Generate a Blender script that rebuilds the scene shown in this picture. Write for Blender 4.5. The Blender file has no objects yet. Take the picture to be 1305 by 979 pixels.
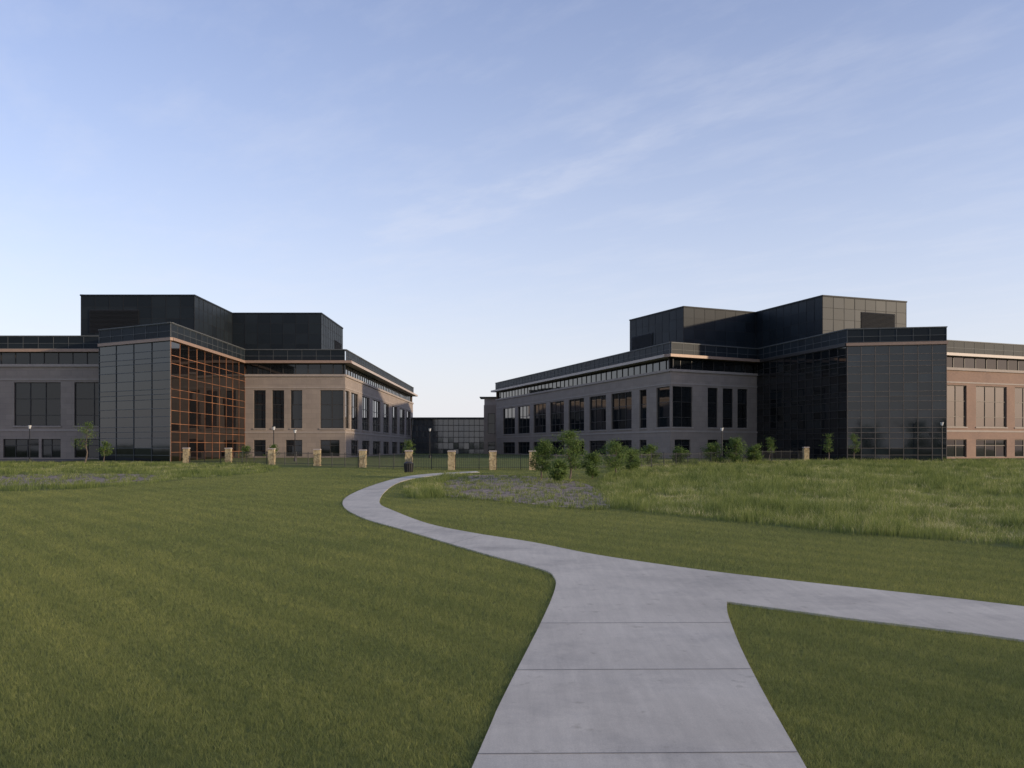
import bpy, math, random
import numpy as np
from mathutils import Vector
from mathutils.geometry import tessellate_polygon
random.seed(7); rng=np.random.default_rng(7)
scene=bpy.context.scene
col=scene.collection
ORG={}

# ------------------------------------------------------------------ materials
def new_mat(name):
    m=bpy.data.materials.new(name); m.use_nodes=True
    nt=m.node_tree; b=nt.nodes["Principled BSDF"]
    return m,nt,b
def N(nt,t,**kw):
    n=nt.nodes.new(t)
    for k,v in kw.items(): setattr(n,k,v)
    return n
def ramp(nt,fac,stops):
    r=N(nt,"ShaderNodeValToRGB")
    e=r.color_ramp.elements
    while len(e)<len(stops): e.new(0.5)
    for i,(p,c) in enumerate(stops):
        e[i].position=p; e[i].color=(*c,1)
    nt.links.new(fac,r.inputs[0]); return r.outputs[0]
def noise(nt,scale,detail=4,rough=0.6,vec=None):
    n=N(nt,"ShaderNodeTexNoise"); n.inputs["Scale"].default_value=scale
    n.inputs["Detail"].default_value=detail; n.inputs["Roughness"].default_value=rough
    if vec is not None: nt.links.new(vec,n.inputs["Vector"])
    return n.outputs["Fac"]
def geo_pos(nt): return N(nt,"ShaderNodeNewGeometry").outputs["Position"]
def bump(nt,b,h,strength,dist=0.02):
    n=N(nt,"ShaderNodeBump"); n.inputs["Strength"].default_value=strength
    n.inputs["Distance"].default_value=dist
    nt.links.new(h,n.inputs["Height"]); nt.links.new(n.outputs[0],b.inputs["Normal"])
def mul(nt,a,bcol,fac=1.0,mode='MULTIPLY'):
    m=N(nt,"ShaderNodeMix",data_type='RGBA',blend_type=mode)
    m.inputs[0].default_value=fac
    nt.links.new(a,m.inputs[6])
    if isinstance(bcol,tuple): m.inputs[7].default_value=(*bcol,1)
    else: nt.links.new(bcol,m.inputs[7])
    return m.outputs[2]
def simple(name,c,rough=0.6,metal=0.0,var=0.15,scale=3,bumpv=0.0):
    m,nt,b=new_mat(name)
    p=geo_pos(nt); f=noise(nt,scale,5,0.6,p)
    o=ramp(nt,f,[(0.3,tuple(x*(1-var) for x in c)),(0.7,tuple(min(1,x*(1+var)) for x in c))])
    nt.links.new(o,b.inputs["Base Color"])
    b.inputs["Roughness"].default_value=rough; b.inputs["Metallic"].default_value=metal
    if bumpv: bump(nt,b,noise(nt,scale*12,4,0.6,p),bumpv)
    return m
def stone_mat(name,c,mortar,bw,bh,bscale=1.0):
    m,nt,b=new_mat(name)
    p=geo_pos(nt)
    sep=N(nt,"ShaderNodeSeparateXYZ"); nt.links.new(p,sep.inputs[0])
    add=N(nt,"ShaderNodeMath",operation='ADD'); nt.links.new(sep.outputs[0],add.inputs[0]); nt.links.new(sep.outputs[1],add.inputs[1])
    cmb=N(nt,"ShaderNodeCombineXYZ"); nt.links.new(add.outputs[0],cmb.inputs[0]); nt.links.new(sep.outputs[2],cmb.inputs[1])
    br=N(nt,"ShaderNodeTexBrick"); br.inputs["Scale"].default_value=1
    br.inputs["Brick Width"].default_value=bw; br.inputs["Row Height"].default_value=bh
    br.inputs["Mortar Size"].default_value=0.012; br.inputs["Bias"].default_value=0
    br.inputs["Color1"].default_value=(*[x*0.94 for x in c],1); br.inputs["Color2"].default_value=(*[x*1.06 for x in c],1)
    br.inputs["Mortar"].default_value=(*mortar,1)
    nt.links.new(cmb.outputs[0],br.inputs["Vector"])
    f=noise(nt,0.5,5,0.6,p)
    o=ramp(nt,f,[(0.3,(0.86,0.86,0.87)),(0.7,(1.04,1.03,1.0))])
    nt.links.new(mul(nt,br.outputs[0],o),b.inputs["Base Color"])
    b.inputs["Roughness"].default_value=0.85
    bump(nt,b,noise(nt,14,4,0.6,p),0.25)
    return m
def glass_mat(name,c,c2,rough=0.03,ior=1.7,spec=0.5):
    m,nt,b=new_mat(name)
    a=N(nt,"ShaderNodeAttribute"); a.attribute_name="tint"
    o=ramp(nt,a.outputs["Fac"],[(0.0,c),(1.0,c2)])
    nt.links.new(o,b.inputs["Base Color"])
    b.inputs["Roughness"].default_value=rough; b.inputs["IOR"].default_value=ior; b.inputs["Specular IOR Level"].default_value=spec
    p=geo_pos(nt); bump(nt,b,noise(nt,0.8,1,0.4,p),0.05,0.02)
    return m
def leaf_mat(name,c0,c1,trans=0.35,lowfreq=0.25,stripes=False,dry=None):
    m,nt,b=new_mat(name)
    out=nt.nodes["Material Output"]
    a=N(nt,"ShaderNodeAttribute"); a.attribute_name="tint"
    p=geo_pos(nt)
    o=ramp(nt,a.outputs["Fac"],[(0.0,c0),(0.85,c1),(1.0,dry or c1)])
    f=noise(nt,lowfreq,4,0.6,p)
    lo=ramp(nt,f,[(0.33,(0.84,0.88,0.84)),(0.67,(1.16,1.12,1.05))])
    o=mul(nt,o,lo)
    if stripes:
        w=N(nt,"ShaderNodeTexWave",wave_type='BANDS',bands_direction='X')
        mp=N(nt,"ShaderNodeMapping"); mp.inputs["Rotation"].default_value=(0,0,math.radians(-38))
        nt.links.new(p,mp.inputs[0]); nt.links.new(mp.outputs[0],w.inputs["Vector"])
        w.inputs["Scale"].default_value=0.3; w.inputs["Distortion"].default_value=0.5; w.inputs["Detail Scale"].default_value=0.2
        so=ramp(nt,w.outputs["Fac"],[(0.35,(0.91,0.93,0.92)),(0.65,(1.06,1.05,1.03))])
        o=mul(nt,o,so)
    nt.links.new(o,b.inputs["Base Color"])
    b.inputs["Roughness"].default_value=0.6; b.inputs["Specular IOR Level"].default_value=0.2
    t=N(nt,"ShaderNodeBsdfTranslucent"); nt.links.new(o,t.inputs[0])
    mx=N(nt,"ShaderNodeMixShader"); mx.inputs[0].default_value=trans
    nt.links.new(b.outputs[0],mx.inputs[1]); nt.links.new(t.outputs[0],mx.inputs[2])
    nt.links.new(mx.outputs[0],out.inputs[0])
    return m

M_stone=stone_mat("limestone_cladding",(0.305,0.25,0.207),(0.22,0.185,0.158),1.2,0.6)
M_trim=simple("cast_stone_trim",(0.35,0.295,0.25),0.8,0,0.08,2,0.1)
M_brick=stone_mat("red_brick",(0.28,0.178,0.13),(0.23,0.18,0.148),0.42,0.14)
M_rubble,nt,b=new_mat("rubble_stone")
p=geo_pos(nt); v=N(nt,"ShaderNodeTexVoronoi"); v.inputs["Scale"].default_value=7; nt.links.new(p,v.inputs["Vector"])
sp=N(nt,"ShaderNodeSeparateColor"); nt.links.new(v.outputs["Color"],sp.inputs[0])
nt.links.new(ramp(nt,sp.outputs[0],[(0.1,(0.28,0.21,0.115)),(0.5,(0.40,0.31,0.17)),(0.9,(0.47,0.38,0.22))]),b.inputs["Base Color"])
b.inputs["Roughness"].default_value=0.9; bump(nt,b,v.outputs["Distance"],0.5,0.04)
M_glass=glass_mat("dark_window_glass",(0.004,0.005,0.006),(0.014,0.017,0.019),0.03,1.5)
M_reflglass=glass_mat("bright_reflection_window_glass",(0.04,0.035,0.031),(0.08,0.07,0.06),0.04,1.9)  # window glass with a bright reflection put into its paler base colour
M_spandrel=glass_mat("teal_curtain_glass",(0.004,0.006,0.008),(0.014,0.020,0.024),0.045,1.55)
M_warmrefl=glass_mat("warm_reflection_curtain_glass",(0.003,0.003,0.003),(0.010,0.006,0.005),0.04,1.45)  # warm tint stands in for the orange reflection on this bay
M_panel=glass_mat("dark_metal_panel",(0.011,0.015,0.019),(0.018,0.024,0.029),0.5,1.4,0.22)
M_panel_lit=glass_mat("sunlit_dark_metal_panel",(0.030,0.036,0.040),(0.042,0.049,0.054),0.45,1.4,0.22)  # lighter copy of the dark panel, sunlight painted into its colour
M_seam=simple("panel_seam",(0.008,0.009,0.010),0.7)
M_joint=simple("path_joint_grey",(0.17,0.165,0.16),0.9)  # grey of the path's control joints
M_mull=simple("dark_bronze_mullion",(0.04,0.035,0.031),0.5,0.1)
M_greymull=simple("grey_mullion",(0.085,0.09,0.09),0.6,0.0)
M_tanmull=simple("tan_mullion",(0.15,0.12,0.095),0.6,0.0)
M_copper_lit=simple("sunlit_copper_mullion",(0.30,0.13,0.06),0.55,0.1,0.75,0.3)  # mullion colour pushed to orange to carry the low sun's glow
M_eave=simple("copper_toned_fascia",(0.32,0.215,0.155),0.5,0.1,0.08)
M_eave_lit=simple("sunlit_fascia",(0.46,0.38,0.32),0.5,0.0,0.05)  # paler copy of the fascia, its lit tone painted in
M_roof=simple("roof_membrane",(0.12,0.12,0.12),0.9)
M_iron=simple("black_iron",(0.02,0.02,0.022),0.5,0.3)
M_lampw=simple("lamp_housing",(0.6,0.6,0.6),0.4)
M_bark=simple("bark",(0.13,0.10,0.075),0.9,0,0.3,8,0.3)
M_asph=simple("asphalt",(0.055,0.055,0.058),0.9,0,0.2,2,0.2)
M_leaf=leaf_mat("tree_leaves",(0.05,0.09,0.022),(0.16,0.225,0.06),0.45,1.2)
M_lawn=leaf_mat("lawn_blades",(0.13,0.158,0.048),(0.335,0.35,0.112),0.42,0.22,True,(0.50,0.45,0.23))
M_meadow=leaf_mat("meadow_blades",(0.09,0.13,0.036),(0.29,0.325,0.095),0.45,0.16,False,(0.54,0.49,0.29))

# ground material
M_ground,nt,b=new_mat("ground_turf")
p=geo_pos(nt)
o=ramp(nt,noise(nt,9,6,0.7,p),[(0.3,(0.09,0.108,0.035)),(0.7,(0.19,0.205,0.068))])
o=mul(nt,o,ramp(nt,noise(nt,0.22,4,0.6,p),[(0.33,(0.84,0.88,0.84)),(0.67,(1.16,1.12,1.05))]))
nt.links.new(o,b.inputs["Base Color"]); b.inputs["Roughness"].default_value=0.95; b.inputs["Specular IOR Level"].default_value=0.1
bump(nt,b,noise(nt,30,4,0.7,p),0.8,0.05)
# mulch
M_mulch,nt,b=new_mat("gravel_mulch")
p=geo_pos(nt); v=N(nt,"ShaderNodeTexVoronoi"); v.inputs["Scale"].default_value=6; nt.links.new(p,v.inputs["Vector"])
sp=N(nt,"ShaderNodeSeparateColor"); nt.links.new(v.outputs["Color"],sp.inputs[0])
o=ramp(nt,sp.outputs[0],[(0.0,(0.14,0.108,0.082)),(0.6,(0.26,0.21,0.165)),(1.0,(0.40,0.33,0.265))])
nt.links.new(o,b.inputs["Base Color"])
b.inputs["Roughness"].default_value=0.9; b.inputs["Specular IOR Level"].default_value=0.1; bump(nt,b,v.outputs["Distance"],0.5,0.04)
# concrete
M_conc,nt,b=new_mat("path_concrete")
p=geo_pos(nt)
o=ramp(nt,noise(nt,0.5,6,0.65,p),[(0.3,(0.49,0.44,0.355)),(0.7,(0.66,0.595,0.48))])
o=mul(nt,o,ramp(nt,noise(nt,90,3,0.7,p),[(0.3,(0.84,0.84,0.84)),(0.7,(1.08,1.08,1.08))]))
mp=N(nt,"ShaderNodeMapping"); mp.inputs["Scale"].default_value=(6,0.5,1); nt.links.new(p,mp.inputs[0])
o=mul(nt,o,ramp(nt,noise(nt,1.5,5,0.7,mp.outputs[0]),[(0.3,(0.90,0.90,0.90)),(0.7,(1.06,1.06,1.06))]))
st=ramp(nt,noise(nt,0.8,6,0.65,p),[(0.5,(1,1,1)),(0.68,(0.78,0.78,0.79))])
o=mul(nt,o,st)
st=ramp(nt,noise(nt,5,3,0.5,p),[(0.64,(1,1,1)),(0.74,(0.78,0.77,0.75))])
o=mul(nt,o,st)
nt.links.new(o,b.inputs["Base Color"]); b.inputs["Roughness"].default_value=0.8
bump(nt,b,noise(nt,120,3,0.6,p),0.25,0.006)

# ------------------------------------------------------------------ helpers
def zg(y):
    y=np.asarray(y,dtype=float)
    t=np.clip((y-90)/20,0,1)
    return np.where(y<90,0.011*np.maximum(y,-50),0.99+0.22*(t-t*t/2))
def z1(y): return float(zg(y))

class MB:
    def __init__(s): s.v=[]; s.f=[]; s.t=[]
    def quad(s,a,b,c,d,t=0.5):
        i=len(s.v); s.v+= [a,b,c,d]; s.f.append((i,i+1,i+2,i+3)); s.t+=[t]*4
    def poly(s,pts,t=0.5):
        i=len(s.v); s.v+=list(pts); s.f.append(tuple(range(i,i+len(pts)))); s.t+=[t]*len(pts)
    def hexa(s,c,t=0.5):
        i=len(s.v); s.v+=list(c); s.t+=[t]*8
        for f in ((0,3,2,1),(4,5,6,7),(0,1,5,4),(1,2,6,5),(2,3,7,6),(3,0,4,7)): s.f.append(tuple(i+k for k in f))
    def box(s,x0,x1,y0,y1,z0,z1,t=0.5):
        s.hexa([(x0,y0,z0),(x1,y0,z0),(x1,y1,z0),(x0,y1,z0),(x0,y0,z1),(x1,y0,z1),(x1,y1,z1),(x0,y1,z1)],t)
    def fbox(s,F,s0,s1,z0,z1,o0,o1,t=0.5):
        P=F.P
        s.hexa([P(s0,z0,o1),P(s1,z0,o1),P(s1,z0,o0),P(s0,z0,o0),P(s0,z1,o1),P(s1,z1,o1),P(s1,z1,o0),P(s0,z1,o0)],t)
    def tube(s,a,b,r0,r1,n=8,t=0.5):
        a=Vector(a); b=Vector(b); d=(b-a).normalized()
        u=d.orthogonal().normalized(); w=d.cross(u); i=len(s.v)
        for P,r in ((a,r0),(b,r1)):
            for k in range(n):
                an=2*math.pi*k/n; q=P+u*math.cos(an)*r+w*math.sin(an)*r; s.v.append(tuple(q)); s.t.append(t)
        for k in range(n): s.f.append((i+k,i+(k+1)%n,i+n+(k+1)%n,i+n+k))
        s.f.append(tuple(i+k for k in reversed(range(n)))); s.f.append(tuple(i+n+k for k in range(n)))
class Frame:
    def __init__(s,p0,p1):
        s.p0=Vector((p0[0],p0[1])); d=Vector((p1[0],p1[1]))-s.p0; s.L=d.length; s.d=d/s.L; s.n=Vector((s.d.y,-s.d.x))
    def P(s,a,z,o=0.0):
        q=s.p0+s.d*a+s.n*o; return (q.x,q.y,z)
def empty(name,loc,label,cat,group=None):
    o=bpy.data.objects.new(name,None); o.empty_display_size=0.5; o.location=loc; col.objects.link(o)
    ORG[o.name]=Vector(loc); o["label"]=label; o["category"]=cat
    if group: o["group"]=group
    return o
def make(name,mb,mat,parent=None,label=None,cat=None,kind=None,group=None,tint=True,smooth=False,origin=None):
    vs=np.array(mb.v,dtype=float)
    if origin is None:
        c=Vector(((vs[:,0].min()+vs[:,0].max())/2,(vs[:,1].min()+vs[:,1].max())/2,vs[:,2].min()))
    else: c=Vector(origin)
    vs=vs-np.array(c)
    me=bpy.data.meshes.new(name); me.from_pydata(vs.tolist(),[],mb.f); me.update()
    if tint:
        at=me.attributes.new("tint",'FLOAT','POINT'); at.data.foreach_set("value",np.array(mb.t,dtype=np.float32))
    if smooth: me.polygons.foreach_set("use_smooth",[True]*len(me.polygons))
    me.materials.append(mat)
    o=bpy.data.objects.new(name,me); col.objects.link(o); ORG[o.name]=c
    if parent is not None:
        o.parent=parent; o.location=c-ORG[parent.name]
    else: o.location=c
    if label: o["label"]=label
    if cat: o["category"]=cat
    if kind: o["kind"]=kind
    if group: o["group"]=group
    return o

def pane(mb,F,s0,s1,z0,z1,o,tilt=0.004,t=None):
    a=random.gauss(0,tilt); b=random.gauss(0,tilt); ds=(s1-s0)/2; dz=(z1-z0)/2
    mb.quad(F.P(s0,z0,o-a*ds-b*dz),F.P(s1,z0,o+a*ds-b*dz),F.P(s1,z1,o+a*ds+b*dz),F.P(s0,z1,o-a*ds+b*dz),random.random() if t is None else t)

def window(parent,F,s0,s1,z0,z1,nv,hz,glass=None,frame=None,rec=0.22,name="window",sill=False):
    g=MB(); xs=np.linspace(s0,s1,nv+1); zs=[z0]+list(hz)+[z1]
    for i in range(nv):
        for j in range(len(zs)-1): pane(g,F,xs[i],xs[i+1],zs[j],zs[j+1],-rec,0.003)
    w=make(name,g,glass or M_glass,parent)
    m=MB()
    for x in xs:
        x=min(max(x,s0+0.04),s1-0.04); m.fbox(F,x-0.04,x+0.04,z0,z1,-rec-0.03,-rec+0.07)
    for z in zs:
        z=min(max(z,z0+0.04),z1-0.04); m.fbox(F,s0,s1,z-0.035,z+0.035,-rec-0.03,-rec+0.062)
    make("window_frame",m,frame or M_mull,w,tint=False)
    if sill:
        m=MB(); m.fbox(F,s0-0.1,s1+0.1,z0-0.15,z0-0.002,-0.3,0.09); make("sill",m,M_trim,w,tint=False)
    return w

def wall(parent,F,z0,z1,ops,mat,name="wall",depth=0.4,s0=0,s1=None):
    s1=F.L if s1 is None else s1
    xs=sorted({s0,s1,*[o[0] for o in ops],*[o[1] for o in ops]}); zs=sorted({z0,z1,*[o[2] for o in ops],*[o[3] for o in ops]})
    mb=MB()
    for i in range(len(xs)-1):
        for j in range(len(zs)-1):
            cx=(xs[i]+xs[i+1])/2; cz=(zs[j]+zs[j+1])/2
            if any(o[0]<cx<o[1] and o[2]<cz<o[3] for o in ops): continue
            mb.quad(F.P(xs[i],zs[j]),F.P(xs[i+1],zs[j]),F.P(xs[i+1],zs[j+1]),F.P(xs[i],zs[j+1]))
    for a,b2,c,d in [o[:4] for o in ops]:
        D=-depth
        mb.quad(F.P(a,c),F.P(a,d),F.P(a,d,D),F.P(a,c,D)); mb.quad(F.P(b2,c),F.P(b2,c,D),F.P(b2,d,D),F.P(b2,d))
        mb.quad(F.P(a,d),F.P(b2,d),F.P(b2,d,D),F.P(a,d,D)); mb.quad(F.P(a,c),F.P(a,c,D),F.P(b2,c,D),F.P(b2,c))
    return make(name,mb,mat,parent,tint=False)

def curtain(parent,F,zs,ncol,glass,mull,name="curtain_wall",mname="mullion_grid",s0=0,s1=None,o=0.0,mw=0.035,mo=0.07,tilt=0.003,vw=None):
    s1=F.L if s1 is None else s1; vw=vw or mw
    g=MB(); xs=np.linspace(s0,s1,ncol+1)
    for i in range(ncol):
        for j in range(len(zs)-1): pane(g,F,xs[i],xs[i+1],zs[j],zs[j+1],o,tilt)
    w=make(name,g,glass,parent)
    m=MB()
    for x in xs: 
        x=min(max(x,s0+vw),s1-vw); m.fbox(F,x-vw,x+vw,zs[0],zs[-1],o-0.04,o+mo)
    for z in zs:
        z=min(max(z,zs[0]+mw),zs[-1]-mw); m.fbox(F,s0,s1,z-mw,z+mw,o-0.04,o+mo*0.85)
    make(mname,m,mull,w,tint=False)
    return w

TZ=[0.7,1.6,2.3,3.3,3.9,4.4,5.4,6.2,7.1,7.6,8.1,9.0,9.9,10.7,11.2,11.9,12.78]
def eave(parent,F,over,z0=12.82,z1=13.14,mat=None,s0=0,s1=None,ext0=0.0,ext1=0.0,name="eave"):
    mb=MB(); s1=F.L if s1 is None else s1
    mb.fbox(F,s0-ext0,s1+ext1,z0,z1,-0.3,over)
    return make(name,mb,mat or M_eave,parent,tint=False)
def parapet(parent,F,ncol,s0=0,s1=None,over=0.0):
    w=curtain(parent,F,[13.15,13.75,14.5],ncol,M_panel,M_greymull,"parapet","parapet_seams",s0,s1,over,0.02,0.03,0.004)
    s1=F.L if s1 is None else s1
    mb=MB(); mb.fbox(F,s0-0.05,s1+0.05,14.5,14.6,over-0.35,over+0.1); make("coping",mb,M_greymull,parent,tint=False)
def stone_wing(parent,F,wins,gwins,mat,ribbon_cols,over=0.9,ext0=0,ext1=0,emat=None,frame=None,glass=None):
    ops=[(a,b2,4.75,9.5) for a,b2,n in wins]+[(a,b2,1.25,3.3) for a,b2,n in gwins]
    wall(parent,F,0.6,11.2,ops,mat)
    for a,b2,n in wins: window(parent,F,a,b2,4.75,9.5,n,[5.9,7.7],frame=frame,sill=True,glass=glass)
    for a,b2,n in gwins: window(parent,F,a,b2,1.25,3.3,n,[2.6],frame=frame)
    mb=MB(); mb.fbox(F,0,F.L,11.2,11.48,-0.3,0.16); make("cornice",mb,M_trim,parent,tint=False)
    mb=MB(); mb.fbox(F,0,F.L,4.15,4.35,-0.05,0.06); make("string_course",mb,M_trim,parent,tint=False)
    mb=MB(); mb.fbox(F,0,F.L,9.75,9.9,-0.05,0.05); make("string_course",mb,M_trim,parent,tint=False)
    curtain(parent,F,[11.48,12.82],ribbon_cols,M_glass,M_mull,"ribbon_window","window_frame",o=-0.35,mw=0.04)
    eave(parent,F,over,ext0=ext0,ext1=ext1,mat=emat)
    parapet(parent,F,max(2,int(F.L/1.6)),over=0.12)
def flatroof(parent,pts,z,mat,name="roof"):
    tris=tessellate_polygon([[Vector((x,y,0)) for x,y in pts]])
    mb=MB(); mb.v=[(x,y,z) for x,y in pts]; mb.f=[tuple(t) for t in tris]; mb.t=[0.5]*len(pts)
    return make(name,mb,mat,parent,tint=False)
def backwalls(parent,pts,z0,z1,mat):
    mb=MB()
    for a,b2 in zip(pts[:-1],pts[1:]): mb.quad((*a,z0),(*b2,z0),(*b2,z1),(*a,z1))
    make("rear_wall",mb,mat,parent,tint=False)
def louver(parent,F,s0,s1,z0,z1):
    mb=MB(); n=int((z1-z0)/0.14)
    mb.quad(F.P(s0,z0,0.02),F.P(s1,z0,0.02),F.P(s1,z1,0.02),F.P(s0,z1,0.02))
    for k in range(n):
        z=z0+k*(z1-z0)/n
        mb.hexa([F.P(s0,z,0.12),F.P(s1,z,0.12),F.P(s1,z,0.09),F.P(s0,z,0.09),F.P(s0,z+0.09,0.05),F.P(s1,z+0.09,0.05),F.P(s1,z+0.09,0.02),F.P(s0,z+0.09,0.02)])
    make("louver",mb,M_seam,parent,tint=False)
def penthouse(parent,pts,vis,ztop=19.6,light=()):
    for i in vis:
        F=Frame(pts[i],pts[(i+1)%len(pts)])
        curtain(parent,F,[13.0,14.3,15.6,16.9,18.2,19.45],max(2,int(F.L/1.5)),M_panel_lit if i in light else M_panel,M_seam,"penthouse_wall","panel_seams",mw=0.02,mo=0.02,tilt=0.006)
    oth=[i for i in range(len(pts)) if i not in vis]
    mb=MB()
    for i in oth:
        a,b2=pts[i],pts[(i+1)%len(pts)]; mb.quad((*a,13.0),(*b2,13.0),(*b2,19.45),(*a,19.45))
    make("penthouse_rear_wall",mb,M_panel,parent)
    flatroof(parent,pts,19.3,M_roof,"penthouse_roof")
    mb=MB()
    for i in range(len(pts)):
        F=Frame(pts[i],pts[(i+1)%len(pts)]); mb.fbox(F,-0.05,F.L+0.05+0.001*i,19.45,19.6+0.003*i,-0.3,0.08+0.002*i)
    make("penthouse_coping",mb,M_panel,parent)

# ------------------------------------------------------------------ left building
LB=empty("office_building",(-45,115,1.0),"stone and dark glass office building with glass bay whose grid is painted sunlit orange","building")
F=Frame((-75,101),(-43.5,101))
stone_wing(LB,F,[(6.5,11.6,3),(13.5,18.6,3),(20.5,25.6,3),(27.1,31.3,2)],[(6.5,11.6,4),(13.5,18.6,4),(19.3,23.2,3),(23.5,25.6,2),(27.1,31.3,3)],M_stone,20,over=0.25)
F=Frame((-42.8,95.7),(-33.3,90))
curtain(LB,F,TZ,4,M_spandrel,M_greymull,mw=0.026,vw=0.014,tilt=0.003)
mb=MB(); mb.fbox(F,0,F.L+0.2,12.8,13.1,-0.3,0.2); make("eave",mb,M_eave,LB,tint=False)
parapet(LB,F,6)
F=Frame((-33.3,90),(-33.3,115))
curtain(LB,F,[0.7,1.9,2.9,3.9,4.7,6.0,7.3,8.1,9.4,10.6,11.4,12.8],10,M_warmrefl,M_copper_lit,mw=0.024,mo=0.04,tilt=0.008)
mb=MB(); mb.fbox(F,0,F.L,12.803,13.103,-0.3,0.3); make("eave",mb,M_eave,LB,tint=False)
parapet(LB,F,14,over=0.03)
backwalls(LB,[(-42.8,95.7),(-43.5,101.3)],0.6,14.5,M_panel)
F=Frame((-33.3,115),(-20.8,115))
stone_wing(LB,F,[(1.1,2.6,1),(3.4,4.9,1),(5.7,7.15,1),(9.4,12.3,2)],[(1.1,2.6,1),(5.1,7.15,2),(9.4,11.8,2)],M_stone,8,ext1=0.9)
F=Frame((-20.8,115),(-20.3,189))
sw=[(0.25,3.0,1),(4.3,9.5,3),(12.7,18.9,3),(22,29.5,3),(32.8,39.2,3),(43,49.7,3),(53,60.4,3),(63,70,3)]
stone_wing(LB,F,sw,[(4.3,9.5,3)]+sw[2:],M_stone,40,over=0.9,emat=M_eave_lit,ext1=1.0)
fp=[(-75,101.2),(-43.4,101.2),(-42.6,95.9),(-33.5,90.3),(-33.5,115.2),(-21,115.2),(-20.5,189),(-45,189),(-45,140),(-75,140)]
flatroof(LB,fp,13.3,M_roof)
backwalls(LB,[(-20.4,189),(-45,189),(-45,140),(-75,140),(-75,101)],0.6,14.5,M_stone)
pp=[(-48.6,104),(-35.8,104),(-35.8,118),(-24.4,118),(-24.4,133),(-48.6,133)]
penthouse(LB,pp,[0,1,2,3])
louver(LB,Frame(pp[0],pp[1]),1.0,6.6,15.3,17.9)
louver(LB,Frame(pp[3],pp[4]),9,14,15.2,17.2)

# ------------------------------------------------------------------ right building
RB=empty("office_building",(35,120,1.0),"stone and dark glass office building with brick end wing","building")
W0=(18.4,107); W1=(-3,175); P_=(30.3,114); T0=(34.5,95); T1=(43.9,93.2); B0=(47.5,104.2); B1=(80,118.2)
F=Frame(W1,W0); L=F.L
tw=[(0.25,3.7,1),(6.4,8.4,1),(10.7,17.1,3),(18.9,24.8,3),(26.8,33.0,3),(35.0,41.2,3),(43.2,49.3,3),(51.4,57.8,3),(59.6,66.8,3)]
rw=[(L-b2,L-a,n) for a,b2,n in tw]
gw=[(L-b2,L-a,n) for a,b2,n in tw if a>5]
stone_wing(RB,F,rw,gw,M_stone,40,over=0.9,ext0=0.6,emat=M_eave_lit)
F=Frame(W0,P_)
stone_wing(RB,F,[(0.25,3.3,2),(5.7,7.3,1),(8.1,9.8,1),(10.5,12.2,1)],[(0.6,3.0,2),(5.7,7.3,1),(8.1,9.8,1)],M_stone,8,over=0.9,ext0=0.75)
F=Frame(P_,T0)
curtain(RB,F,TZ,12,M_glass,M_mull,mw=0.022,vw=0.03,tilt=0.006)
mb=MB(); mb.fbox(F,0,F.L,12.8,13.1,-0.3,0.2); make("eave",mb,M_mull,RB,tint=False)
parapet(RB,F,12)
F=Frame(T0,T1)
curtain(RB,F,TZ,7,M_spandrel,M_tanmull,mw=0.024,vw=0.026,tilt=0.003)
mb=MB(); mb.fbox(F,-0.1,F.L+0.1,12.803,13.103,-0.3,0.2); make("eave",mb,M_eave,RB,tint=False)
parapet(RB,F,6,over=0.03)
F=Frame(T1,B0)
curtain(RB,F,TZ,6,M_spandrel,M_tanmull,mw=0.03,o=-0.05)
parapet(RB,F,6,over=-0.05)
F=Frame(B0,B1)
bw=[(2.2,5.3,2),(6.8,11.85,3),(13.2,18.2,3),(19.6,24.6,3),(26,31,3)]
stone_wing(RB,F,bw,[(2.2,5.3,2),(6.8,11.85,3),(13.2,18.2,3),(19.6,24.6,3)],M_brick,20,over=0.5,emat=M_eave_lit,frame=M_tanmull,glass=M_reflglass)
fp=[(-2.8,175),(18.5,107.3),(30.3,114.3),(34.7,95.3),(43.8,93.5),(47.5,104.5),(80,118.5),(70,150),(34,150),(20,183)]
flatroof(RB,fp,13.3,M_roof)
backwalls(RB,[B1,(70,150),(34,150),(20,183),W1],0.6,14.5,M_brick)
pp=[(15.9,124.5),(20.9,112.4),(31.0,117.4),(35.1,104.3),(46.5,108.8),(40,134)]
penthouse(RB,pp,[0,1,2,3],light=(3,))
louver(RB,Frame(pp[0],pp[1]),0.5,6.0,15.0,17.2)
louver(RB,Frame(pp[3],pp[4]),5.5,10.5,15.6,18.0)
# ------------------------------------------------------------------ link building
KB=empty("link_building",(-12,190,1.1),"low glazed link building between two office blocks","building")
F=Frame((-20.2,186),(-5.5,186))
M_linkglass=glass_mat("link_glass",(0.035,0.04,0.042),(0.055,0.062,0.065),0.06,1.8)
curtain(KB,F,[0.7,2.0,3.3,4.4,5.6,6.8,8.1],14,M_linkglass,M_mull,mw=0.06,vw=0.04,tilt=0.004)
mb=MB(); mb.fbox(F,0,F.L,8.1,8.4,-12,0.4); make("roof",mb,M_mull,KB,tint=False)
F=Frame((-5.5,180),(-2.5,180))
wall(KB,F,0.6,10.6,[(0.8,2.2,1.2,3.4),(0.8,2.2,5,9)],M_stone)
window(KB,F,0.8,2.2,1.2,3.4,1,[2.6]); window(KB,F,0.8,2.2,5,9,1,[7])
mb=MB(); mb.fbox(F,-0.8,F.L,12.05,12.22,-6,0.5); make("canopy",mb,M_mull,KB,tint=False)
mb=MB(); mb.fbox(F,0.1,F.L,10.6,12.05,-6,0.02); make("parapet",mb,M_trim,KB)
backwalls(KB,[(-5.5,188),(-5.5,180)],0.6,10.6,M_stone)

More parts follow.
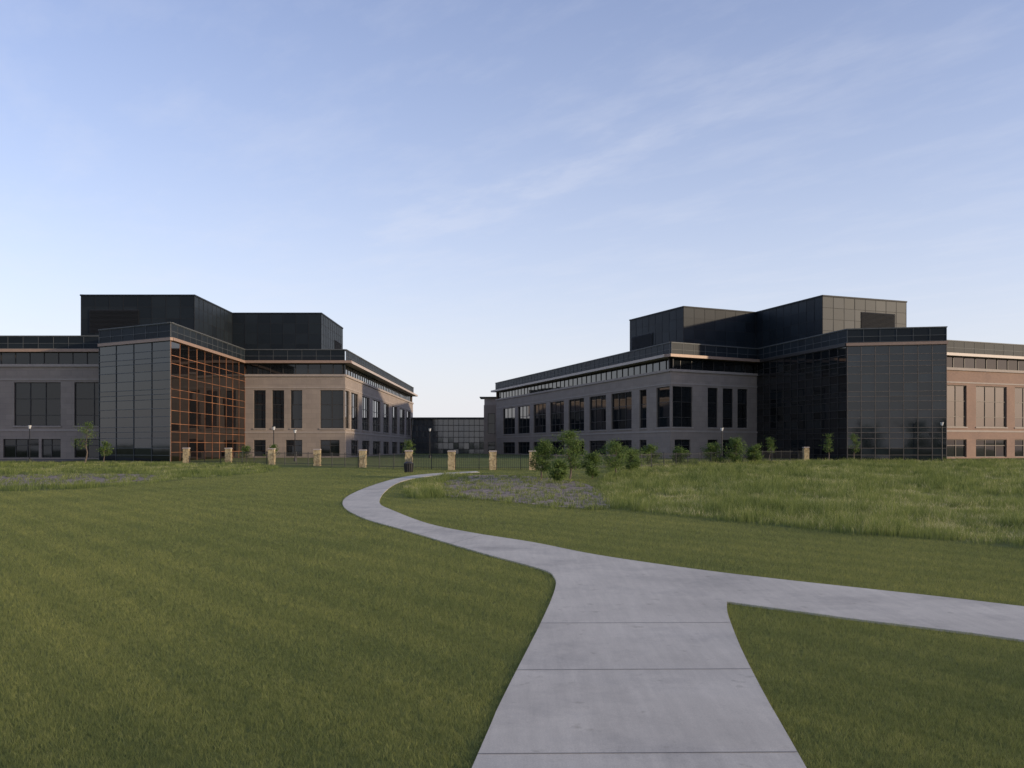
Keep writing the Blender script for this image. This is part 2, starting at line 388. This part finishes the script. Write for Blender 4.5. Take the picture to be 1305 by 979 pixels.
# ------------------------------------------------------------------ terrain
def catmull(pts,n=5):
    pts=[np.array(p,float) for p in pts]; out=[]
    for i in range(len(pts)-1):
        p0=pts[max(i-1,0)];p1=pts[i];p2=pts[i+1];p3=pts[min(i+2,len(pts)-1)]
        for k in range(n):
            t=k/n
            out.append(0.5*((2*p1)+(-p0+p2)*t+(2*p0-5*p1+4*p2-p3)*t*t+(-p0+3*p1-3*p2+p3)*t**3))
    out.append(pts[-1]); return [tuple(o) for o in out]
xs=[-4000,-1500,-600,-250,-120,-60,-30,0,30,60,120,250,600,1500,4000]
ys=[-1500,-400,-120,-50,-20,0,20,40,60,75,90]+[90+2*i for i in range(1,11)]+[140,200,400,1000,5000]
mb=MB()
for y in ys:
    for x in xs: mb.v.append((x,y,z1(y))); mb.t.append(0.5)
nx=len(xs)
for j in range(len(ys)-1):
    for i in range(nx-1): mb.f.append((j*nx+i,j*nx+i+1,(j+1)*nx+i+1,(j+1)*nx+i))
make("ground",mb,M_ground,kind="structure",label="wide mown lawn and turf ground",cat="ground",tint=False,origin=(0,0,0))

Ledge=[(-1.39,-3),(-0.28,6.69),(-0.089,8.36),(0.378,11.87),(0.66,14.3),(0.715,15.6),(0.52,16.6),(-0.517,18.7),(-1.67,21.2),(-2.9,23.9),(-4.49,27.4),(-5.88,32.1),(-6.64,37.65),(-6.85,46.3),(-6.5,54.3),(-5.4,59.5),(-2.5,64.2)]
Redge=[(-2.2,62.6),(-4.5,57.5),(-5.6,53),(-5.9,47.5),(-5.5,39.8),(-4.76,33.2),(-3.8,29.7),(-2.33,25.4),(-1.02,22.96),(0.486,20.8),(1.42,19.08),(2.24,17.87),(3.46,16.4),(4.53,15.35),(5.51,14.48),(6.38,13.71),(7.15,12.95),(9.5,10.6),(12.5,7.2)]
Low=[(10.6,5.6),(8,8.75),(5.98,10.78),(5.3,11.39),(4.55,11.97),(3.92,12.55),(3.5,12.93),(3.1,13.3)]
Rnear=[(3.1,13.3),(2.96,12.7),(2.83,12.0),(2.57,10.34),(2.325,8.48),(2.12,6.69),(1.0,-3)]
poly=catmull(Ledge)+catmull(Redge)+catmull(Low)[:-1]+catmull(Rnear)
tris=tessellate_polygon([[Vector((x,y,0)) for x,y in poly]])
mb=MB(); n=len(poly)
mb.v=[(x,y,z1(y)+0.03) for x,y in poly]+[(x,y,z1(y)-0.1) for x,y in poly]; mb.t=[0.5]*(2*n)
mb.f=[tuple(t) for t in tris]+[(i,(i+1)%n,n+(i+1)%n,n+i) for i in range(n)]
make("path",mb,M_conc,kind="structure",label="pale concrete footpath that forks across the lawn",cat="path",tint=False,origin=(0,0,0))
# joints
mb=MB()
def strip(a,b2,w=0.006):
    a=np.array(a,float);b2=np.array(b2,float);d=(b2-a)/np.linalg.norm(b2-a);nn=np.array([-d[1],d[0]])*w
    q=[a-nn,b2-nn,b2+nn,a+nn]; mb.quad(*[(x,y,z1(y)+0.034) for x,y in q])
def xl(y,E):
    E=sorted(E,key=lambda p:p[1]); return np.interp(y,[p[1] for p in E],[p[0] for p in E])
for y in (2.1,4.5,6.92,9.41,11.77):
    strip((xl(y,Ledge[:5]),y-0.02),(xl(y,Rnear),y+0.02),0.006)
LL=catmull(Ledge[6:]); RR=catmull(Redge[:11])[::-1]
def resamp(P,m):
    P=np.array(P);d=np.r_[0,np.cumsum(np.linalg.norm(np.diff(P,axis=0),axis=1))]
    s=np.linspace(0,d[-1],m);return np.c_[np.interp(s,d,P[:,0]),np.interp(s,d,P[:,1])]
A=resamp(LL,24);B=resamp(RR,24)
for a,b2 in zip(A[2:-1],B[2:-1]): strip(a,b2,0.006)
make("path_joints",mb,M_joint,kind="structure",label="dark control joints scored across concrete path",cat="path",tint=False,origin=(0,0,0))

def sheet(name,pts,dz,mat,label):
    tris=tessellate_polygon([[Vector((x,y,0)) for x,y in pts]])
    mb=MB(); mb.v=[(x,y,z1(y)+dz) for x,y in pts]; mb.f=[tuple(t) for t in tris]; mb.t=[.5]*len(pts)
    return make(name,mb,mat,kind="structure",label=label,cat="ground",tint=False,origin=(0,0,0))
bedR=catmull([(-2.6,37.0),(-0.8,35.0),(1.0,32.4),(2.7,30.6),(3.4,32),(3.9,40),(3.4,50),(0.5,57),(-2.5,57.5),(-3.6,50),(-3.2,42),(-2.6,37.0)],4)[:-1]
bedL=catmull([(-24,45),(-20.5,49),(-21,56),(-26,60),(-32,58),(-30,49),(-24,45)],4)[:-1]
sheet("planting_bed",bedR,0.012,M_mulch,"brown gravel mulch planting bed")
sheet("planting_bed",bedL,0.012,M_mulch,"brown gravel mulch planting bed")
sheet("parking_lot",[(-80,89.5),(-44,89.5),(-44,96),(-46,100),(-80,100)],0.02,M_asph,"dark asphalt parking strip beside building")
meadR=[(3.1,30.9),(5.66,26.9),(7.9,23.3),(9.9,21.2),(10.96,19.75),(14,16),(20,9),(60,9),(80,92),(9,92),(6.5,60),(4.2,45),(3.8,36)]
tuftR=[(-4.0,35.5),(-2.9,35.9),(-2.2,36.6),(-3.0,42),(-3.5,50),(-2.5,57),(-4.0,57),(-5.0,50),(-4.9,42)]
meadL=[(-24,39.5),(-19.8,42),(-18.6,48),(-17.8,54),(-16.5,62),(-18,72),(-24,84),(-60,88),(-60,39)]

# ------------------------------------------------------------------ grass blades
def inside(P,poly):
    x,y=P[:,0],P[:,1]; r=np.zeros(len(P),bool); q=np.array(poly); j=len(q)-1
    for i in range(len(q)):
        xi,yi=q[i];xj,yj=q[j]
        c=((yi>y)!=(yj>y))&(x<(xj-xi)*(y-yi)/(yj-yi+1e-12)+xi); r^=c; j=i
    return r
def scatter(dens,d0,d1,step=1.0,half=0.62):
    out=[]
    d=d0
    while d<d1:
        dd=min(step,d1-d); w=half*(d+dd)+1.0; n=int(dens(d+dd/2)*2*w*dd)
        out.append(np.c_[rng.uniform(-w,w,n),rng.uniform(d,d+dd,n)]); d+=dd
    return np.concatenate(out)
def blade_obj(name,P,h,w,lean,mat,label,seg2=False,dz=0.0,tint=None):
    n=len(P); an=rng.uniform(0,math.pi*2,n); la=rng.uniform(0,math.pi*2,n)
    ux,uy=np.cos(an)*w/2,np.sin(an)*w/2; lx,ly=np.cos(la)*lean*h,np.sin(la)*lean*h
    z=zg(P[:,1])+dz
    R0=np.c_[P[:,0]-ux,P[:,1]-uy,z-0.01]; R1=np.c_[P[:,0]+ux,P[:,1]+uy,z-0.01]
    T=np.c_[P[:,0]+lx,P[:,1]+ly,z+h]
    if tint is None: tint=rng.random(n)
    if seg2:
        M0=np.c_[P[:,0]-ux*.8+lx*.28,P[:,1]-uy*.8+ly*.28,z+h*.6]; M1=np.c_[P[:,0]+ux*.8+lx*.28,P[:,1]+uy*.8+ly*.28,z+h*.6]
        V=np.stack([R0,R1,M1,M0,T],1).reshape(-1,3); b0=np.arange(n)*5
        loops=np.stack([b0,b0+1,b0+2,b0+3,b0+3,b0+2,b0+4],1).reshape(-1)
        starts=(np.arange(n)[:,None]*7+np.array([0,4])).reshape(-1); k=5
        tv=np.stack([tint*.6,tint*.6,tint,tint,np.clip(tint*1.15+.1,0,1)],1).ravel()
    else:
        V=np.stack([R0,R1,T],1).reshape(-1,3); loops=np.arange(3*n); starts=np.arange(n)*3; k=3
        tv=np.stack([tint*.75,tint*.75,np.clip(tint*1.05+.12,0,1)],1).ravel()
    me=bpy.data.meshes.new(name)
    me.vertices.add(len(V)); me.vertices.foreach_set("co",V.astype(np.float32).ravel())
    me.loops.add(len(loops)); me.loops.foreach_set("vertex_index",loops.astype(np.int32))
    me.polygons.add(len(starts)); me.polygons.foreach_set("loop_start",starts.astype(np.int32))
    me.update(calc_edges=True)
    at=me.attributes.new("tint",'FLOAT','POINT'); at.data.foreach_set("value",tv.astype(np.float32))
    me.materials.append(mat)
    o=bpy.data.objects.new(name,me); col.objects.link(o)
    o["kind"]="stuff"; o["label"]=label; o["category"]="grass"
    return o
P=scatter(lambda d: min(9500,9500*(8/d)**2.0),5.0,72)
bad=inside(P,poly)|inside(P,meadR)|inside(P,meadL)|inside(P,bedR)|inside(P,tuftR)
P=P[~bad]; d=np.maximum(P[:,1],7)
k=np.maximum(1,d/10)**0.85
h=rng.uniform(0.022,0.050,len(P))*np.minimum(k,1.2)
gx=np.floor(P[:,0]/0.09).astype(int); gy=np.floor(P[:,1]/0.09).astype(int)
hash_=np.modf(np.abs(np.sin(gx*12.9898+gy*78.233)*43758.5453))[0]
h*=0.85+0.35*hash_
w=0.0033*k
tint=np.clip(rng.random(len(P))*0.85+0.18*hash_,0,1)
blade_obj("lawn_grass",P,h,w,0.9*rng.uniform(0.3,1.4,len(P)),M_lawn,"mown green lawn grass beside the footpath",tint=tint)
# meadow
def meadow(name,poly_,hh,label,dfun,clump=0.13):
    C=scatter(lambda d:dfun(d),9,90)
    C=C[inside(C,poly_)&(np.abs(C[:,0])<0.62*C[:,1]+3)]
    C=C[~inside(C,bedR)&~inside(C,bedL)]
    pn=np.sin(C[:,0]*0.55+1.7*np.sin(C[:,1]*0.21))*np.cos(C[:,1]*0.33+1.2*np.sin(C[:,0]*0.4))
    pn=0.7*pn+0.55*np.sin(C[:,0]*1.9+2*np.sin(C[:,1]*0.8))*np.cos(C[:,1]*1.3+C[:,0]*0.5)
    m=18; ch=rng.uniform(0.4,1.5,len(C))*(0.78+0.42*pn)
    P=np.repeat(C,m,0)+rng.normal(0,clump,(len(C)*m,2))
    d=P[:,1]; k=np.maximum(1,d/22)**0.8
    h=np.maximum(0.05,np.repeat(ch,m)*hh*rng.uniform(0.5,1.1,len(P))); w=0.008*k
    tint=np.clip(np.repeat(rng.random(len(C))*0.8-0.3*pn-0.02,m)+rng.random(len(P))*0.33,0,1)
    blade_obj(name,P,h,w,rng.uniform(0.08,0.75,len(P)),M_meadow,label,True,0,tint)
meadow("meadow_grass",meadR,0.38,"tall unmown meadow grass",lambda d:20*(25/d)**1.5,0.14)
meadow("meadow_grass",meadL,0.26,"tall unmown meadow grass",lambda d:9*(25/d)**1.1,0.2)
meadow("meadow_grass",tuftR,0.38,"tall tufted grass beside gravel bed",lambda d:14)
C=np.c_[rng.uniform(-4,5,1400),rng.uniform(31,57,1400)]; C=C[inside(C,bedR)]; C=C[:330]
# plants crowd the bed edge so it blends into the turf
bp=np.array(bedR); ed=bp[rng.integers(0,len(bp),150)]+rng.normal(0,0.3,(150,2)); ed=ed[~inside(ed,poly)]
C2=np.c_[rng.uniform(-33,-20,1500),rng.uniform(43,62,1500)]; C2=C2[inside(C2,bedL)][:320]
C=np.concatenate([C,ed,C2])
sc=rng.uniform(0.5,1.4,len(C))
P=np.repeat(C,26,0)+rng.normal(0,0.11,(len(C)*26,2))*np.repeat(sc,26)[:,None]
blade_obj("bed_plants",P,rng.uniform(0.05,0.2,len(P))*np.repeat(sc,26),np.full(len(P),0.016),rng.uniform(0.2,1.0,len(P)),M_meadow,"small green plants dotted over gravel bed",True)

# ------------------------------------------------------------------ trees
def tree(name,x,y,h,wd,label,stem=0.35,leaves=1500,ls=0.07,seed=0,group="young trees on the lawn"):
    r=random.Random(seed); base=Vector((x,y,z1(y)-0.03))
    e=empty(name,tuple(base),label,"tree" if name!="shrub" else "shrub",group)
    tb=MB(); p=base.copy(); r0=0.018*h+0.01
    tips=[]
    segs=7
    for i in range(segs):
        q=p+Vector((r.gauss(0,0.02*h),r.gauss(0,0.02*h),h*0.86/segs)); ra=r0*(1-i/segs*0.85); rb=r0*(1-(i+1)/segs*0.85)
        tb.tube(p,q,ra,rb,7); p=q
        f=(i+1)/segs
        if f>stem:
            for k in range(4):
                a=r.uniform(0,6.28); ln=wd*0.5*r.uniform(0.5,1.1)*(1.15-0.75*abs(f-0.5)*1.6)
                t=q+Vector((math.cos(a)*ln,math.sin(a)*ln,ln*r.uniform(0.1,0.7)))
                tb.tube(q,t,rb*0.55,0.006,5)
                for s in (0.45,0.75,1.0): tips.append((q.lerp(t,s),(0.075*wd+0.025*h)*r.uniform(0.6,1.1)))
    tips.append((p,0.09*wd))
    make("trunk",tb,M_bark,e,tint=False)
    lb=MB(); dark={i:r.random() for i in range(len(tips))}
    for i in range(leaves):
        ti=r.randrange(len(tips)); c,sp=tips[ti]
        q=c+Vector((r.gauss(0,sp),r.gauss(0,sp),r.gauss(0,sp*0.75)))
        if q.z<base.z+h*0.08: continue
        u=Vector((r.gauss(0,1),r.gauss(0,1),r.gauss(0,0.7))).normalized(); v=u.orthogonal().normalized()
        l=ls*r.uniform(0.6,1.3); ww=l*0.6
        t=min(1,0.6*dark[ti]+0.4*r.random())
        lb.poly([tuple(q-u*l*.5),tuple(q+v*ww*.5),tuple(q+u*l*.5),tuple(q-v*ww*.5)],t)
    make("crown",lb,M_leaf,e)
T=[(1.6,51.3,2.3,1.2,.2),(3.2,51.3,2.9,1.6,.2),(4.6,53.3,1.5,1.4,.08),(6.5,57.6,2.15,1.8,.25),(2.5,48.5,1.2,1.1,.05),(8.0,62,1.6,1.4,.1)]
for i,(x,y,h,w_,s) in enumerate(T): tree("young_tree",x,y,h,w_,"leafy young tree at edge of gravel bed",s,4000,0.088,i)
T=[(12,80.7,1.7,1.8),(14.6,80.7,1.5,1.4),(17.6,80.7,1.8,1.9),(19.4,80.7,2.4,1.8),(10.2,79,1.3,1.2),(21.9,83,1.6,1.5)]
for i,(x,y,h,w_) in enumerate(T): tree("shrub",x,y,h,w_,"rounded green shrub near stone building wall",.05,3000,0.13,20+i,"shrubs near the building")
T=[(25.2,90,2.5,1.0),(30.6,89,2.9,0.9),(33.0,89,2.9,1.0),(-39.8,86,4.0,1.8),(-25.3,88,1.6,1.3),(-38.5,87,2.0,1.2),(-22.6,87,1.7,1.2),(-10.2,92,2.2,1.2)]
for i,(x,y,h,w_) in enumerate(T): tree("sapling",x,y,h,w_,"slender sapling planted in front of facade",.3,850,0.12,40+i,"saplings by the facades")
T=[(36,-10,8,7),(45,-6,8,6),(50,-14,9,7),(72,8,7,4)]  # out-of-view trees added to throw shade across the foreground
for i,(x,y,h,w_) in enumerate(T): tree("unseen_shade_tree",x,y,h,w_,"broad leafy tree added out of view to shade the lawn",.2,1500,0.4,60+i,"unseen trees added for lawn shade")

# ------------------------------------------------------------------ fence
pil=[(-30.2,85.6),(-25.9,84.3),(-21.0,80.7),(-16.1,76.3),(-11.7,72.4),(-7.7,68.9),(-4.4,67.2),(-1.4,67.2),(1.5,67.2)]
extra=[(29.3,92)]
def pillar(x,y):
    z=z1(y); e=empty("stone_pillar",(x,y,z),"square tan rubble stone pillar in iron fence line","pillar","stone fence pillars")
    mb=MB(); w=0.25
    zz=z-0.1; r=random.Random(int(x*100))
    while zz<z+1.32:
        hh=r.uniform(0.12,0.22); k=w+r.uniform(-0.015,0.02); mb.box(x-k,x+k,y-k,y+k,zz,min(zz+hh,z+1.32)); zz+=hh+0.001
    make("shaft",mb,M_rubble,e,tint=False)
    mb=MB(); mb.hexa([(x-.3,y-.3,z+1.322),(x+.3,y-.3,z+1.322),(x+.3,y+.3,z+1.322),(x-.3,y+.3,z+1.322),(x-.26,y-.26,z+1.42),(x+.26,y-.26,z+1.42),(x+.26,y+.26,z+1.42),(x-.26,y+.26,z+1.42)])
    make("cap",mb,M_trim,e,tint=False)
for q in pil+extra: pillar(*q)
def fence(a,b2,off=0.27):
    F=Frame(a,b2); z=z1((a[1]+b2[1])/2); mb=MB()
    s0,s1=off,F.L-off
    for zz in (0.15,1.0): mb.fbox(F,s0,s1,z+zz,z+zz+0.03,-0.015,0.015)
    n=int((s1-s0)/0.14)
    for k in range(n+1):
        s=s0+0.01+(s1-s0-0.02)*k/n; big=0.025 if k%12==0 else 0.007
        mb.fbox(F,s-big,s+big,z-0.05,z+1.1+(0.05 if k%12==0 else 0),-big*0.9,big*0.9)
    make("fence_panel",mb,M_iron,label="black iron picket fence panel between stone pillars",cat="fence",group="iron fence panels",tint=False)
for a,b2 in zip(pil[:-1],pil[1:]): fence(a,b2)
rf=[(1.5,67.2),(6,69.5),(11,73),(16,78),(21,84),(29.3,92)]
for a,b2 in zip(rf[:-1],rf[1:]): fence(a,b2,0.02 if a[0]>2 else 0.27)

# ------------------------------------------------------------------ lamps
def lamp(x,y,h):
    z=z1(y); e=empty("street_lamp",(x,y,z),"slim dark lamp post with pale lantern head","lamp","lamp posts by the buildings")
    mb=MB(); mb.tube((x,y,z),(x,y,z+0.35),0.13,0.1,10); mb.tube((x,y,z+0.35),(x,y,z+h-0.4),0.055,0.04,8); make("post",mb,M_iron,e,tint=False)
    mb=MB(); mb.tube((x,y,z+h-0.4),(x,y,z+h-0.08),0.09,0.17,12); make("lantern",mb,M_lampw,e,tint=False)
    mb=MB(); mb.tube((x,y,z+h-0.08),(x,y,z+h),0.22,0.08,12); make("lamp_cap",mb,M_iron,e,tint=False)
for q in [(-23.5,91,3.5),(-21.4,91,3.2),(20.7,91,3.4),(41,88,3.9),(-9.8,110,3.6),(-46,88,3.6)]: lamp(*q)
# litter bin
x,y=-7.0,62.5; z=z1(y)
e=empty("litter_bin",(x,y,z),"dark slatted litter bin standing beside the footpath","bin")
mb=MB(); mb.tube((x,y,z+0.05),(x,y,z+0.6),0.24,0.28,14)
for k in range(14):
    a=k*2*math.pi/14; mb.tube((x+.27*math.cos(a),y+.27*math.sin(a),z),(x+.31*math.cos(a),y+.31*math.sin(a),z+0.62),0.02,0.02,5)
make("bin_body",mb,M_iron,e,tint=False)
mb=MB(); mb.tube((x,y,z+0.62),(x,y,z+0.74),0.34,0.16,14); make("lid",mb,M_mull,e,tint=False)

# ------------------------------------------------------------------ light & sky
az=110; el=10.5
sd=bpy.data.lights.new("sun",'SUN'); sd.energy=3.5; sd.angle=math.radians(1.5); sd.color=(1,0.81,0.58)
so=bpy.data.objects.new("sun",sd); col.objects.link(so)
dirv=Vector((math.sin(math.radians(az))*math.cos(math.radians(el)),math.cos(math.radians(az))*math.cos(math.radians(el)),math.sin(math.radians(el))))
so.rotation_euler=dirv.to_track_quat('Z','Y').to_euler(); so.location=(60,-20,40)
w=bpy.data.worlds.new("World"); scene.world=w; w.use_nodes=True
nt=w.node_tree; bg=nt.nodes["Background"]
sky=N(nt,"ShaderNodeTexSky",sky_type='NISHITA'); sky.sun_disc=False
sky.sun_elevation=math.radians(el); sky.sun_rotation=math.radians(az); sky.air_density=1.0; sky.dust_density=0.4; sky.ozone_density=1.5
tc=N(nt,"ShaderNodeTexCoord"); D=tc.outputs["Generated"]
sep=N(nt,"ShaderNodeSeparateXYZ"); nt.links.new(D,sep.inputs[0])
def math_(op,a,b2=None,c=None):
    m=N(nt,"ShaderNodeMath",operation=op)
    for i,vv in enumerate((a,b2,c)):
        if vv is None: continue
        if isinstance(vv,(int,float)): m.inputs[i].default_value=vv
        else: nt.links.new(vv,m.inputs[i])
    return m.outputs[0]
zc=math_('MAXIMUM',sep.outputs[2],0.03)
u=math_('DIVIDE',sep.outputs[0],zc); v=math_('DIVIDE',sep.outputs[1],zc)
al=math_('ADD',math_('MULTIPLY',u,.57),math_('MULTIPLY',v,-.82))
pe=math_('ADD',math_('MULTIPLY',u,.82),math_('MULTIPLY',v,.57))
cmb=N(nt,"ShaderNodeCombineXYZ"); nt.links.new(math_('MULTIPLY',al,1.0),cmb.inputs[0]); nt.links.new(math_('MULTIPLY',pe,2.0),cmb.inputs[1])
n1=noise(nt,1.5,8,0.62,cmb.outputs[0])
wob=noise(nt,0.7,3,0.5,cmb.outputs[0])
pe2=math_('ADD',pe,math_('MULTIPLY',math_('SUBTRACT',wob,0.5),0.6))
dl=math_('DIVIDE',math_('SUBTRACT',pe2,2.02),0.22)
band=math_('EXPONENT',math_('MULTIPLY',math_('MULTIPLY',dl,dl),-1.0))
am=math_('DIVIDE',math_('ADD',al,2.9),1.2)
fade=math_('EXPONENT',math_('MULTIPLY',math_('MULTIPLY',am,am),-1.0))
streak=math_('MULTIPLY',math_('MULTIPLY',band,fade),math_('MULTIPLY',math_('MAXIMUM',math_('SUBTRACT',n1,0.38),0),0.9))
gen=math_('MULTIPLY',math_('MAXIMUM',math_('SUBTRACT',n1,0.47),0),0.6)
cl=math_('MINIMUM',math_('ADD',streak,gen),0.22)
g=mul(nt,sky.outputs[0],(2.0,1.76,2.15))
S=0.12
hz=math_('MULTIPLY',math_('EXPONENT',math_('MULTIPLY',math_('MAXIMUM',sep.outputs[2],0),-4.3)),0.96)
hm=N(nt,"ShaderNodeMix",data_type='RGBA'); nt.links.new(hz,hm.inputs[0]); nt.links.new(g,hm.inputs[6]); hm.inputs[7].default_value=(0.79/S,0.815/S,0.905/S,1)
mx=N(nt,"ShaderNodeMix",data_type='RGBA'); nt.links.new(cl,mx.inputs[0])
nt.links.new(hm.outputs[2],mx.inputs[6]); mx.inputs[7].default_value=(0.82/S,0.84/S,0.93/S,1)
nt.links.new(mx.outputs[2],bg.inputs[0]); bg.inputs[1].default_value=S

cam=bpy.data.cameras.new("camera"); co=bpy.data.objects.new("camera",cam); col.objects.link(co)
co.location=(0,0,2.4); co.rotation_euler=(math.radians(90),0,0)
cam.sensor_width=36; cam.lens=36*1176/1305; cam.shift_y=(570-489.5)/1305; cam.clip_end=8000; cam.clip_start=0.1
scene.camera=co
scene.view_settings.view_transform='Standard'; scene.view_settings.look='None'; scene.view_settings.exposure=0
